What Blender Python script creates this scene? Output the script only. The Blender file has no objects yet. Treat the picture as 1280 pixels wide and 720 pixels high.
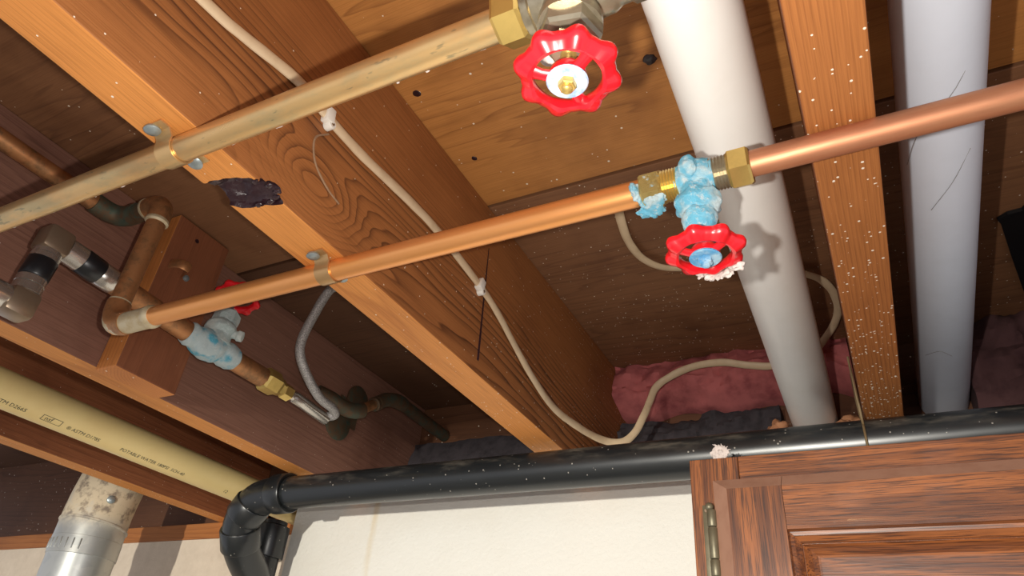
import bpy, bmesh, math, random
from mathutils import Vector, Matrix, noise
random.seed(7)
SC = bpy.context.scene
COL = SC.collection
H = 1.60                       # eye height of the camera above the basement floor

# ------------------------------------------------------------------ camera
cam_d = bpy.data.cameras.new('camera'); cam = bpy.data.objects.new('camera', cam_d); COL.objects.link(cam)
R0 = ((0.89047011, -0.18797215, -0.41440252), (0.4483281, 0.51827403, 0.7282815), (0.07787743, -0.83430121, 0.54578073))
mw = Matrix.Identity(4)
for r in range(3):
    mw[r][0] = R0[r][0]; mw[r][1] = -R0[r][1]; mw[r][2] = -R0[r][2]
mw[2][3] = H
cam.matrix_world = mw
cam_d.sensor_fit = 'HORIZONTAL'; cam_d.sensor_width = 36.0
cam_d.lens = 864.2 / 1280 * 36.0
cam_d.clip_start = 0.01
SC.camera = cam

# ------------------------------------------------------------------ world, lights, exposure
w = bpy.data.worlds.new('world'); SC.world = w; w.use_nodes = True
w.node_tree.nodes['Background'].inputs[0].default_value = (0.93, 0.93, 1.0, 1)
w.node_tree.nodes['Background'].inputs[1].default_value = 0.62

def light(name, kind, loc, power, color, radius):
    d = bpy.data.lights.new(name, kind); d.energy = power; d.color = color; d.shadow_soft_size = radius
    o = bpy.data.objects.new(name, d); COL.objects.link(o); o.location = (loc[0], loc[1], loc[2] + H)
    return o
flash = light('phone_flash', 'POINT', (-0.052, 0.050, 0.05), 7.6, (1.0, 0.94, 0.86), 0.004)
lamp = light('work_lamp', 'SPOT', (-0.25, -1.5, -0.215), 175, (1.0, 0.95, 0.84), 0.02)   # shaded work lamp, tipped down
lamp.data.spot_size = math.radians(140); lamp.data.spot_blend = 0.08
lamp.rotation_euler = Vector((-0.06, math.cos(math.radians(54)), -math.sin(math.radians(54)))).to_track_quat('-Z', 'Y').to_euler()
SC.view_settings.view_transform = 'Standard'; SC.view_settings.look = 'None'
SC.view_settings.exposure = 0.08; SC.view_settings.gamma = 1.0
SC.view_settings.use_curve_mapping = False

# ------------------------------------------------------------------ materials
MATS = {}
def srgb(r, g, b):
    f = lambda c: (c / 255 / 12.92) if c / 255 <= 0.04045 else ((c / 255 + 0.055) / 1.055) ** 2.4
    return (f(r), f(g), f(b), 1.0)

class NT:
    """small helper for building node trees"""
    def __init__(self, name):
        self.m = bpy.data.materials.new(name); self.m.use_nodes = True
        self.t = self.m.node_tree; self.n = self.t.nodes; self.l = self.t.links
        self.b = self.n['Principled BSDF']; MATS[name] = self.m
        self.co = self.n.new('ShaderNodeTexCoord').outputs['Object']
    def _in(self, sock, v):
        if isinstance(v, bpy.types.NodeSocket): self.l.new(v, sock)
        elif v is not None: sock.default_value = v
    def math(self, op, a, b=None, c=None, clamp=False):
        k = self.n.new('ShaderNodeMath'); k.operation = op; k.use_clamp = clamp
        for i, v in enumerate((a, b, c)):
            if v is not None: self._in(k.inputs[i], v)
        return k.outputs[0]
    def map(self, scale=(1, 1, 1), loc=(0, 0, 0), rot=(0, 0, 0), v=None):
        k = self.n.new('ShaderNodeMapping'); self.l.new(v or self.co, k.inputs[0])
        k.inputs['Scale'].default_value = scale; k.inputs['Location'].default_value = loc; k.inputs['Rotation'].default_value = rot
        return k.outputs[0]
    def noise(self, v, scale, detail=4, rough=0.5, dist=0.0):
        k = self.n.new('ShaderNodeTexNoise'); self.l.new(v, k.inputs['Vector'])
        k.inputs['Scale'].default_value = scale; k.inputs['Detail'].default_value = detail
        k.inputs['Roughness'].default_value = rough; k.inputs['Distortion'].default_value = dist
        return k.outputs['Fac']
    def vor(self, v, scale, out='Distance'):
        k = self.n.new('ShaderNodeTexVoronoi'); self.l.new(v, k.inputs['Vector']); k.inputs['Scale'].default_value = scale
        return k.outputs[out]
    def ramp(self, f, stops, interp='LINEAR'):
        k = self.n.new('ShaderNodeValToRGB'); self.l.new(f, k.inputs[0]); k.color_ramp.interpolation = interp
        e = k.color_ramp.elements
        while len(e) < len(stops): e.new(0.5)
        for i, (p, c) in enumerate(stops):
            e[i].position = p; e[i].color = c if len(c) == 4 else (*c, 1)
        return k.outputs[0]
    def mix(self, f, a, b, mode='MIX'):
        k = self.n.new('ShaderNodeMix'); k.data_type = 'RGBA'; k.blend_type = mode
        self._in(k.inputs[0], f); self._in(k.inputs[6], a); self._in(k.inputs[7], b)
        return k.outputs[2]
    def sep(self, v=None):
        k = self.n.new('ShaderNodeSeparateXYZ'); self.l.new(v or self.co, k.inputs[0]); return k.outputs
    def bump(self, h, strength=0.3, dist=0.001):
        k = self.n.new('ShaderNodeBump'); self.l.new(h, k.inputs['Height'])
        k.inputs['Strength'].default_value = strength; k.inputs['Distance'].default_value = dist
        self.l.new(k.outputs[0], self.b.inputs['Normal'])
    def done(self, col=None, rough=0.5, metal=0.0, spec=None, coat=None):
        self._in(self.b.inputs['Base Color'], col); self._in(self.b.inputs['Roughness'], rough); self._in(self.b.inputs['Metallic'], metal)
        if spec is not None: self.b.inputs['Specular IOR Level'].default_value = spec
        if coat is not None: self.b.inputs['Coat Weight'].default_value = coat
        return self.m

def sstep(t, f, a, b):
    k = t.n.new('ShaderNodeMapRange'); k.interpolation_type = 'SMOOTHSTEP'
    t.l.new(f, k.inputs[0]); k.inputs[1].default_value = a; k.inputs[2].default_value = b
    return k.outputs[0]

def specks(t, density=0.5, scale=170.0, size=0.22, ygrad=None):
    """tiny flecks of white paint / plaster dust: factor 0..1"""
    d = t.vor(t.co, scale); c = t.vor(t.co, scale, 'Color')
    s = t.sep(c)
    thr = t.math('MULTIPLY', s[0], size)
    hit = t.math('LESS_THAN', d, thr)
    keep = s[1]
    dens = t.math('MULTIPLY', t.noise(t.co, 14, 2), 2 * density)
    if ygrad:
        y = t.sep()[1]
        g = sstep(t, y, ygrad[0], ygrad[1])
        dens = t.math('ADD', dens, t.math('MULTIPLY', g, ygrad[2]))
    return t.math('MULTIPLY', hit, t.math('LESS_THAN', keep, dens))

def wood(name, light_c, dark_c, pith=(0.1, 0.3), freq=110.0, tilt=0.05, contrast=0.8, knots=(), axis='Y',
         rough=0.6, speck=0.15, sscale=170.0, ygrad=None, stain=0.35, warp=5.0, fine=0.35, seed=0.0):
    t = NT(name)
    v = t.map(loc=(seed, seed * 1.7, seed * 0.6))
    s = t.sep()
    a, b, l = {'Y': (s[0], s[2], s[1]), 'X': (s[1], s[2], s[0]), 'Z': (s[0], s[1], s[2])}[axis]
    st = {'Y': (1, 0.09, 1), 'X': (0.09, 1, 1), 'Z': (1, 1, 0.09)}[axis]
    dx = t.math('SUBTRACT', a, pith[0]); dz = t.math('SUBTRACT', t.math('ADD', b, t.math('MULTIPLY', l, tilt)), pith[1])
    r = t.math('SQRT', t.math('ADD', t.math('MULTIPLY', dx, dx), t.math('MULTIPLY', dz, dz)))
    ph = t.math('MULTIPLY', r, freq)
    sv = t.map(scale=st, v=v)
    ph = t.math('ADD', ph, t.math('MULTIPLY', t.noise(sv, 22, 3), warp))
    for (kx, ky, kz, amp, sig) in knots:
        k = t.n.new('ShaderNodeVectorMath'); k.operation = 'SUBTRACT'; t.l.new(t.co, k.inputs[0]); k.inputs[1].default_value = (kx, ky, kz)
        q = t.sep(k.outputs[0])
        d2 = t.math('ADD', t.math('ADD', t.math('MULTIPLY', q[0], q[0]), t.math('MULTIPLY', t.math('MULTIPLY', q[1], q[1]), 0.35)), t.math('MULTIPLY', q[2], q[2]))
        g = t.math('POWER', 2.718, t.math('MULTIPLY', d2, -1.0 / (sig * sig)))
        ph = t.math('ADD', ph, t.math('MULTIPLY', g, amp))
    fr = t.math('FRACT', ph)
    ring = t.ramp(fr, [(0.0, (0, 0, 0)), (0.5, (0.12, 0.12, 0.12)), (0.80, (0.55, 0.55, 0.55)), (0.92, (1, 1, 1)), (1.0, (0, 0, 0))])
    big = t.noise(sv, 9, 3)
    ringf = t.math('MULTIPLY', t.math('MULTIPLY', ring, contrast), t.math('ADD', 0.15, sstep(t, big, 0.35, 0.65)))
    fib = t.noise(t.map(scale=tuple(1 if q == 1 else 0.02 for q in st), v=v), 900, 2)
    col = t.mix(ringf, light_c, dark_c)
    col = t.mix(t.math('MULTIPLY', sstep(t, fib, 0.35, 0.75), fine), col, t.mix(1.0, col, (0.55, 0.5, 0.45, 1), 'MULTIPLY'))
    blot = sstep(t, t.noise(v, 7, 4, 0.6), 0.45, 0.75)
    col = t.mix(t.math('MULTIPLY', blot, stain), col, t.mix(1.0, col, (0.45, 0.36, 0.32, 1), 'MULTIPLY'))
    sp = specks(t, speck, sscale, (0.36 if sscale > 320 else 0.26) if sscale > 200 else 0.22, ygrad=ygrad)
    col = t.mix(sp, col, srgb(232, 222, 205))
    t.bump(t.math('ADD', t.math('MULTIPLY', ring, 0.5), fib), 0.25, 0.0006)
    return t.done(col, rough, 0.0, 0.35)

def plain(name, col, rough=0.5, metal=0.0, var=0.15, scale=30, bump=0.0, spec=None, coat=None, dark=(0.6, 0.58, 0.55, 1)):
    t = NT(name)
    n = t.noise(t.co, scale, 4, 0.6)
    c = t.mix(t.math('MULTIPLY', sstep(t, n, 0.4, 0.8), var), col, t.mix(1.0, col, dark, 'MULTIPLY'))
    if bump: t.bump(n, bump, 0.001)
    return t.done(c, rough, metal, spec, coat)

def copper(name, base, stain, amount, rough=0.33, seed=0.0, axis=None, green=0.0):
    t = NT(name)
    v = t.map(loc=(seed, seed, seed), scale=axis or (0.5, 1, 1))
    n = t.noise(v, 60, 5, 0.65)
    col = t.mix(t.math('MULTIPLY', sstep(t, n, 0.42, 0.68), amount), base, stain)
    n2 = t.noise(v, 25, 3, 0.6)
    col = t.mix(t.math('MULTIPLY', sstep(t, n2, 0.5, 0.75), 0.55), col, t.mix(1.0, col, (0.75, 0.5, 0.35, 1), 'MULTIPLY'))
    if green:
        g = sstep(t, t.noise(v, 140, 3, 0.7), 0.60, 0.68)
        col = t.mix(t.math('MULTIPLY', g, green), col, srgb(70, 92, 84))
    rr = t.math('ADD', rough, t.math('MULTIPLY', n, 0.22))
    t.bump(n, 0.08, 0.0005)
    return t.done(col, rr, 0.72, 0.5)

def crust(name, metal_c, a, b, amount, white=0.5, seed=0.0):
    """corroded brass: metal under a blue-white crust of copper salts"""
    t = NT(name)
    v = t.map(loc=(seed, seed, seed))
    n = t.noise(v, 110, 6, 0.7); n2 = t.noise(v, 55, 3, 0.5)
    cr = t.mix(sstep(t, n2, 0.46, 0.66), a, b)
    cr = t.mix(t.math('MULTIPLY', sstep(t, t.noise(v, 260, 4, 0.7), 0.5, 0.7), white), cr, srgb(232, 240, 240))
    k = sstep(t, n, 0.62 - amount * 0.4, 0.70 - amount * 0.4)
    col = t.mix(k, metal_c, cr)
    t.bump(t.noise(v, 520, 6, 0.8), 1.0, 0.0024)
    return t.done(col, t.math('ADD', 0.35, t.math('MULTIPLY', k, 0.55)), t.math('SUBTRACT', 0.75, t.math('MULTIPLY', k, 0.75)), 0.4)

GOLD = srgb(206, 140, 72); WARM = srgb(150, 92, 48)
m_joistA = wood('fir_joist_knotty', srgb(166, 107, 60), srgb(74, 39, 22), pith=(0.06, 0.02), freq=150, tilt=0.03, contrast=1.0,
                knots=((0.021, 0.290, 0.034, 8.0, 0.034), (0.021, 0.60, 0.06, -2.0, 0.09), (0.021, 0.12, 0.05, 1.5, 0.07)), speck=0.10, ygrad=(0.3, 1.0, 0.45), stain=0.35, warp=5.5, fine=0.5)
m_joistR = wood('fir_joist_flecked', srgb(150, 88, 44), srgb(100, 50, 26), pith=(0.3, 0.5), freq=260, tilt=0.03, contrast=0.5, speck=0.16, ygrad=(0.25, 1.0, 0.9), stain=0.25, seed=3.1)
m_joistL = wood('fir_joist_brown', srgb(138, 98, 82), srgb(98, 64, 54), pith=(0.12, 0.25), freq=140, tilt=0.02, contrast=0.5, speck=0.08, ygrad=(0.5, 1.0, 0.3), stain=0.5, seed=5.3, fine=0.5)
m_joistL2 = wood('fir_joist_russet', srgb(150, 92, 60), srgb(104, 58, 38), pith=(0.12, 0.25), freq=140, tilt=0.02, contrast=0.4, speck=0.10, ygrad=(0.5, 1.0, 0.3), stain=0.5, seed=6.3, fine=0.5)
# planed narrow edges of the joists: clean golden edge grain
m_edge = wood('fir_edge_golden', srgb(214, 142, 72), srgb(162, 92, 42), pith=(0.0, 0.9), freq=420, tilt=0.004, contrast=0.55, speck=0.05, sscale=300.0, ygrad=(0.35, 1.0, 0.45), stain=0.2, warp=3.0, fine=0.5, seed=1.1)
m_edgeR = wood('fir_edge_flecked', srgb(168, 106, 56), srgb(122, 70, 38), pith=(0.9, 0.2), freq=300, tilt=0.004, contrast=0.55, speck=0.12, sscale=330.0, ygrad=(0.30, 0.95, 0.80), stain=0.25, warp=3.0, fine=0.5, seed=2.1)
m_block = wood('blocking_wood', srgb(138, 84, 56), srgb(92, 52, 36), pith=(0.25, 0.05), freq=150, contrast=0.4, axis='Z', speck=0.06, seed=2.2, stain=0.5)
m_block_end = wood('blocking_end_grain', srgb(206, 132, 70), srgb(150, 84, 44), pith=(0.05, 0.03), freq=260, contrast=0.5, axis='Z', speck=0.10, seed=2.6)
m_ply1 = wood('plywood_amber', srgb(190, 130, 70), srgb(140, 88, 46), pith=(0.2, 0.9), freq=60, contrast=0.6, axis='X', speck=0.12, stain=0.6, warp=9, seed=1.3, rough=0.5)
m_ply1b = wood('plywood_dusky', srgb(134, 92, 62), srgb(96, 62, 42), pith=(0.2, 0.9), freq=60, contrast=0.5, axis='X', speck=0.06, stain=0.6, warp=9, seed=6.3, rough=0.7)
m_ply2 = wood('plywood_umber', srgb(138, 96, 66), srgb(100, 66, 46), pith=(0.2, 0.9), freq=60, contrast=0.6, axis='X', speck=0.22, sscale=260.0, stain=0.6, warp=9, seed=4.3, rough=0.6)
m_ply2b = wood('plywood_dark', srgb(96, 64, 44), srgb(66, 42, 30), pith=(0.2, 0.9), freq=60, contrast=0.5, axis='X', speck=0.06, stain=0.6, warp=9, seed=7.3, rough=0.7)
m_sill = wood('sill_wood', srgb(176, 112, 60), srgb(120, 66, 34), pith=(0.3, 0.3), freq=120, contrast=0.5, axis='X', speck=0.1, seed=8.0)
m_rim = wood('rim_wood', srgb(104, 68, 46), srgb(72, 44, 30), pith=(0.3, 0.3), freq=120, contrast=0.5, axis='X', speck=0.05, seed=9.0)

def oak(name, axis, seed, lift=1.0):
    t = NT(name)
    st = {'X': (0.05, 1, 1), 'Z': (1, 1, 0.05)}[axis]
    v = t.map(scale=st, loc=(seed, seed, seed))
    n = t.noise(v, 120, 4, 0.6, 0.6); n2 = t.noise(t.map(scale=tuple(q if q == 1 else 0.03 for q in st), loc=(seed, seed, seed)), 800, 3, 0.6); n3 = t.noise(t.map(scale=tuple(q if q == 1 else 0.25 for q in st), loc=(seed, 0, seed)), 40, 3)
    col = t.ramp(n, [(0.30, srgb(76, 42, 26)), (0.46, srgb(108, 62, 34)), (0.60, srgb(142, 84, 44)), (0.8, srgb(116, 68, 38))])
    pores = sstep(t, n2, 0.50, 0.60)
    col = t.mix(t.math('MULTIPLY', pores, 0.75), col, srgb(46, 28, 24))
    col = t.mix(t.math('MULTIPLY', sstep(t, n3, 0.5, 0.7), 0.45), col, srgb(70, 38, 26))
    t.bump(n2, 0.2, 0.0005)
    return t.done(col, 0.38, 0.0, 0.5, 0.25)
m_oak_h = oak('dark_oak_across', 'X', 0.0); m_oak_v = oak('dark_oak_upright', 'Z', 2.0); m_oak_p = oak('dark_oak_panel', 'Z', 5.0)
m_oak_worn = plain('worn_oak_edge', srgb(150, 112, 92), 0.6, 0.0, 0.6, 50, 0.1, dark=(0.7, 0.6, 0.55, 1))

m_cop_dull = copper('copper_tarnished', srgb(222, 184, 128), srgb(172, 164, 128), 0.6, 0.20, 0.0, axis=(0.3, 1, 1), green=0.45)
m_cop = copper('copper_bright', srgb(240, 168, 104), srgb(232, 156, 78), 0.6, 0.24, 2.0, axis=(0.12, 1, 1))
m_cop_red = copper('copper_reddish', srgb(204, 144, 108), srgb(170, 106, 76), 0.6, 0.36, 4.0, axis=(0.12, 1, 1))
m_cop_brown = copper('copper_brown', srgb(186, 132, 88), srgb(128, 98, 70), 0.8, 0.38, 6.0, axis=(1, 1, 1), green=0.4)
m_cop_old = copper('copper_verdigris', srgb(108, 86, 66), srgb(84, 100, 88), 0.9, 0.55, 8.0, axis=(1, 1, 1), green=0.9)
m_solder = plain('solder_flux', srgb(196, 182, 152), 0.45, 0.35, 0.9, 90, 0.3, dark=(0.75, 0.62, 0.4, 1))
m_brass = plain('brass', srgb(216, 186, 110), 0.32, 0.8, 0.5, 70, 0.05)
m_brass_grey = plain('brass_grey', srgb(168, 158, 136), 0.3, 0.75, 0.7, 60, 0.12, dark=(0.42, 0.4, 0.36, 1))
m_strap = plain('strap_brown_copper', srgb(196, 158, 110), 0.3, 0.7, 0.5, 60, 0.05)
m_crust2 = crust('valve_crust_blue', srgb(200, 190, 160), srgb(120, 204, 234), srgb(218, 240, 244), 0.95, 0.8)
m_crust_nut = crust('brass_part_crusted', srgb(204, 176, 108), srgb(120, 196, 222), srgb(205, 225, 228), 0.12, 0.5, 3.0)
m_crust3 = crust('valve_crust_pale', srgb(150, 140, 110), srgb(188, 204, 202), srgb(214, 220, 214), 0.98, 0.5, 6.0)
m_crust3b = crust('valve_crust_teal', srgb(140, 130, 100), srgb(198, 214, 216), srgb(92, 180, 206), 0.96, 0.4, 9.0)
m_red = plain('red_enamel', srgb(214, 22, 34), 0.28, 0.0, 0.25, 40, 0.0, 0.5, 0.3, dark=(0.6, 0.4, 0.4, 1))
m_disc = plain('white_blue_disc', srgb(168, 182, 194), 0.5, 0.0, 1.0, 190, 0.0, dark=(0.35, 0.5, 0.85, 1))
m_disc_blue = crust('disc_crusted', srgb(170, 190, 200), srgb(96, 168, 216), srgb(176, 212, 232), 0.95, 0.4, 12.0)
m_zinc = plain('zinc_screw', srgb(150, 160, 162), 0.4, 0.6, 0.6, 120, 0.2)
m_steel = plain('nickel_fitting', srgb(196, 190, 182), 0.25, 0.85, 0.4, 60, 0.0)
m_steel_d = plain('fitting_grey', srgb(150, 132, 112), 0.35, 0.7, 0.5, 50, 0.05, dark=(0.75, 0.55, 0.4, 1))
m_tape = plain('black_rubber', srgb(26, 27, 30), 0.35, 0.0, 0.3, 50, 0.0)
m_pvc = plain('white_pvc', srgb(243, 242, 238), 0.33, 0.0, 0.18, 26, 0.0, 0.5, dark=(0.82, 0.80, 0.76, 1))
m_pvc_b = plain('blue_white_pvc', srgb(226, 234, 247), 0.4, 0.0, 0.2, 26, 0.0, 0.5, dark=(0.8, 0.8, 0.78, 1))
m_cpvc = plain('cream_pvc', srgb(222, 198, 138), 0.42, 0.0, 0.35, 18, 0.0, 0.4, dark=(0.85, 0.75, 0.7, 1))
m_ink = plain('pipe_print_ink', srgb(70, 72, 60), 0.7, 0.0, 0.0)
m_cable = plain('cable_cream', srgb(214, 190, 156), 0.5, 0.0, 0.6, 45, 0.1, dark=(0.72, 0.66, 0.6, 1))
m_clip = plain('white_plastic', srgb(232, 228, 218), 0.45, 0.0, 0.2, 60)
m_lint = plain('lint', srgb(196, 184, 178), 0.95, 0.0, 0.5, 300, 0.8)
m_lint3 = plain('dark_web', srgb(150, 148, 150), 0.95, 0.0, 0.3, 300)
m_lint2 = plain('dusty_web', srgb(150, 120, 92), 0.95, 0.0, 0.5, 300, 0.8)
m_pink = plain('fibreglass_pink', srgb(196, 110, 108), 0.95, 0.0, 0.9, 26, 0.8, dark=(0.4, 0.26, 0.32, 1))
m_pink_d = plain('fibreglass_shaded', srgb(92, 62, 62), 0.95, 0.0, 1.0, 30, 0.8, dark=(0.45, 0.36, 0.4, 1))  # pink fibreglass with the dimness of the right bay put into its colour
m_batt_dark = plain('fibreglass_dark', srgb(54, 48, 52), 0.95, 0.0, 1.0, 60, 1.0, dark=(0.4, 0.38, 0.4, 1))  # insulation in a very dark grey
m_foam = plain('spray_foam', srgb(172, 120, 84), 0.8, 0.0, 0.7, 90, 0.6, dark=(0.5, 0.4, 0.36, 1))
m_bark = plain('knot_bark', srgb(46, 26, 32), 0.28, 0.0, 0.8, 160, 1.0, dark=(0.5, 0.5, 0.7, 1))
m_black = plain('opening_patch', srgb(8, 8, 12), 0.6, 0.0, 0.2, 30)  # black fill for the darkness of an opening
m_wire = plain('wire_brassy', srgb(150, 130, 96), 0.35, 0.7, 0.4, 100)
m_hinge = plain('antique_brass', srgb(112, 106, 86), 0.45, 0.5, 0.5, 120, 0.1)
m_concrete = plain('floor_concrete', srgb(140, 136, 130), 0.9, 0.0, 0.4, 8, 0.2)

def mk_abs():
    t = NT('black_abs')
    n = t.noise(t.map(scale=(0.25, 1, 1)), 60, 5, 0.7)
    z = t.sep(t.n.new('ShaderNodeNewGeometry').outputs['Normal'])[2]
    dust = t.math('MULTIPLY', sstep(t, n, 0.45, 0.75), sstep(t, z, -0.2, 0.9))
    col = t.mix(t.math('MULTIPLY', dust, 0.7), srgb(26, 29, 31), srgb(124, 116, 104))
    sc = specks(t, 0.05, 330, 0.35)
    col = t.mix(t.math('MULTIPLY', sc, 0.6), col, srgb(170, 165, 155))
    return t.done(col, t.math('ADD', 0.22, t.math('MULTIPLY', n, 0.18)), 0.0, 0.6)
m_abs = mk_abs()

def mk_wall():
    t = NT('painted_wall')
    n = t.noise(t.co, 3.0, 4, 0.6); x = t.sep()[0]
    col = t.mix(t.math('MULTIPLY', sstep(t, n, 0.45, 0.75), 0.25), srgb(232, 230, 222), srgb(206, 196, 178))
    # rusty drip line down the paint
    xs = t.math('ABSOLUTE', t.math('ADD', t.math('ADD', x, 0.752), t.math('MULTIPLY', t.noise(t.co, 25, 2), 0.008)))
    drip = t.math('MULTIPLY', t.math('SUBTRACT', 1.0, sstep(t, xs, 0.002, 0.010)), sstep(t, t.noise(t.map(scale=(1, 1, 0.1)), 40, 2), 0.4, 0.7))
    col = t.mix(t.math('MULTIPLY', drip, 0.4), col, srgb(206, 176, 110))
    t.bump(t.noise(t.co, 130, 5, 0.7), 0.5, 0.003)
    return t.done(col, 0.8, 0.0, 0.3)
m_wall = mk_wall()
def mk_bare():
    t = NT('bare_foundation')
    n = t.noise(t.co, 30, 5, 0.7)
    col = t.mix(n, srgb(236, 222, 202), srgb(196, 180, 160))
    t.bump(n, 0.4, 0.003)
    return t.done(col, 0.9, 0.0, 0.2)
m_bare = mk_bare()

def mk_galv():
    t = NT('galvanised_steel')
    n = t.noise(t.co, 22, 4, 0.6); v = t.vor(t.co, 60, 'Color')
    col = t.mix(t.math('MULTIPLY', t.sep(v)[0], 0.3), srgb(190, 192, 188), srgb(150, 156, 158))
    z = t.sep()[2]
    mastic = t.math('MULTIPLY', sstep(t, z, -0.06, -0.02), sstep(t, n, 0.2, 0.45))
    stain = t.mix(sstep(t, t.noise(t.co, 45, 4, 0.65), 0.48, 0.66), srgb(202, 184, 152), srgb(120, 100, 78))
    col = t.mix(t.math('MULTIPLY', mastic, 0.85), col, stain)
    return t.done(col, t.math('ADD', 0.36, t.math('MULTIPLY', mastic, 0.4)), t.math('SUBTRACT', 0.7, t.math('MULTIPLY', mastic, 0.65)), 0.5)
m_galv = mk_galv()

def mk_braid():
    t = NT('steel_braid')
    v = t.vor(t.co, 900)
    col = t.mix(sstep(t, v, 0.2, 0.6), srgb(220, 216, 212), srgb(150, 146, 144))
    t.bump(v, 0.6, 0.0008)
    return t.done(col, 0.35, 0.35)
m_braid = mk_braid()

# ------------------------------------------------------------------ mesh helpers (coordinates are metres relative to the camera)
ROOT = {}
def thing(name, label, cat, loc, group=None):
    o = bpy.data.objects.new(name, None); o.empty_display_size = 0.02; COL.objects.link(o)
    o.location = (loc[0], loc[1], loc[2] + H); ROOT[o] = Vector(loc)
    o['label'] = label; o['category'] = cat
    if group: o['group'] = group
    return o

def obj(name, bm, mat, parent=None, origin=None, smooth=True, label=None, cat=None, group=None, kind=None):
    if parent is not None:
        off = ROOT[parent]
    else:
        if origin is None:
            vs = [v.co for v in bm.verts]
            origin = Vector(((min(v.x for v in vs) + max(v.x for v in vs)) / 2, (min(v.y for v in vs) + max(v.y for v in vs)) / 2, min(v.z for v in vs)))
        off = Vector(origin)
    bmesh.ops.translate(bm, verts=bm.verts, vec=-off)
    bmesh.ops.recalc_face_normals(bm, faces=bm.faces)
    me = bpy.data.meshes.new(name); bm.to_mesh(me); bm.free()
    for mm in (mat if isinstance(mat, (list, tuple)) else [mat]): me.materials.append(mm)
    if smooth:
        me.polygons.foreach_set('use_smooth', [True] * len(me.polygons))
        try: me.set_sharp_from_angle(angle=math.radians(38))
        except Exception: pass
    o = bpy.data.objects.new(name, me); COL.objects.link(o)
    if parent is not None:
        o.parent = parent; ROOT[o] = off
    else:
        o.location = (off.x, off.y, off.z + H); ROOT[o] = off
    if label: o['label'] = label
    if cat: o['category'] = cat
    if group: o['group'] = group
    if kind: o['kind'] = kind
    return o

def box(bm, x0, x1, y0, y1, z0, z1, bev=0.0):
    r = bmesh.ops.create_cube(bm, size=1.0)
    vs = r['verts']
    for v in vs:
        v.co = Vector(((x0 + x1) / 2 + v.co.x * (x1 - x0), (y0 + y1) / 2 + v.co.y * (y1 - y0), (z0 + z1) / 2 + v.co.z * (z1 - z0)))
    if bev:
        es = list({e for v in vs for e in v.link_edges})
        bmesh.ops.bevel(bm, geom=es, offset=bev, segments=2, affect='EDGES', profile=0.5)
    return bm

def frames(pts, up=None):
    n = len(pts); T = []
    for i in range(n):
        a = pts[max(i - 1, 0)]; b = pts[min(i + 1, n - 1)]
        T.append((b - a).normalized())
    u = Vector(up) if up else (Vector((0, 0, 1)) if abs(T[0].z) < 0.9 else Vector((1, 0, 0)))
    out = []
    N = (u - T[0] * u.dot(T[0])).normalized()
    for i in range(n):
        N = (N - T[i] * N.dot(T[i]))
        N = N.normalized() if N.length > 1e-6 else Vector((1, 0, 0))
        out.append((T[i], N, T[i].cross(N)))
    return out

def tube(bm, pts, rad, seg=20, ry=None, up=None, wob=0.0, wscale=60.0, cap=True):
    """swept tube; rad may be a list; ry gives a flat (elliptical) section"""
    pts = [Vector(p) for p in pts]; fr = frames(pts, up); rings = []
    for i, p in enumerate(pts):
        r = rad[i] if isinstance(rad, (list, tuple)) else rad
        r2 = (ry[i] if isinstance(ry, (list, tuple)) else ry) if ry is not None else r
        T, N, B = fr[i]; ring = []
        for k in range(seg):
            a = 2 * math.pi * k / seg
            d = N * (math.cos(a) * r) + B * (math.sin(a) * r2)
            q = p + d
            if wob: q = p + d * (1 + wob * noise.noise(q * wscale))
            ring.append(bm.verts.new(q))
        rings.append(ring)
    for a, b in zip(rings, rings[1:]):
        for k in range(seg):
            bm.faces.new((a[k], a[(k + 1) % seg], b[(k + 1) % seg], b[k]))
    if cap:
        bm.faces.new(rings[0]); bm.faces.new(list(reversed(rings[-1])))
    return bm

def spline(pts, n=8):
    """Catmull-Rom through the points"""
    P = [Vector(p) for p in pts]; P = [P[0] * 2 - P[1]] + P + [P[-1] * 2 - P[-2]]; out = []
    for i in range(1, len(P) - 2):
        for k in range(n):
            t = k / n; a, b, c, d = P[i - 1], P[i], P[i + 1], P[i + 2]
            out.append(0.5 * ((2 * b) + (c - a) * t + (2 * a - 5 * b + 4 * c - d) * t * t + (3 * b - a - 3 * c + d) * t ** 3))
    out.append(P[-2]); return out

def arc(p0, corner, p1, n=8):
    """rounded corner from p0 round corner to p1 (quadratic)"""
    a, b, c = Vector(p0), Vector(corner), Vector(p1)
    return [a * (1 - t) ** 2 + b * 2 * t * (1 - t) + c * t * t for t in [i / n for i in range(n + 1)]]

def lathe(bm, base, axis, prof, seg=28, rot=0.0, wob=0.0, wscale=80.0):
    """profile [(distance along axis, radius)]; seg=6 makes a hexagon"""
    base = Vector(base); T = Vector(axis).normalized()
    u = Vector((0, 0, 1)) if abs(T.z) < 0.9 else Vector((0, 1, 0))
    N = (u - T * u.dot(T)).normalized(); B = T.cross(N); rings = []
    for (d, r) in prof:
        ring = []
        for k in range(seg):
            a = rot + 2 * math.pi * k / seg
            q = base + T * d + (N * math.cos(a) + B * math.sin(a)) * max(r, 1e-5)
            if wob: q += (N * math.cos(a) + B * math.sin(a)) * (r * wob * noise.noise(q * wscale)) + T * (r * wob * 0.5 * noise.noise(q * wscale + Vector((9, 3, 1))))
            ring.append(bm.verts.new(q))
        rings.append(ring)
    for a, b in zip(rings, rings[1:]):
        for k in range(seg):
            bm.faces.new((a[k], a[(k + 1) % seg], b[(k + 1) % seg], b[k]))
    bm.faces.new(rings[0]); bm.faces.new(list(reversed(rings[-1])))
    return bm

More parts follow.
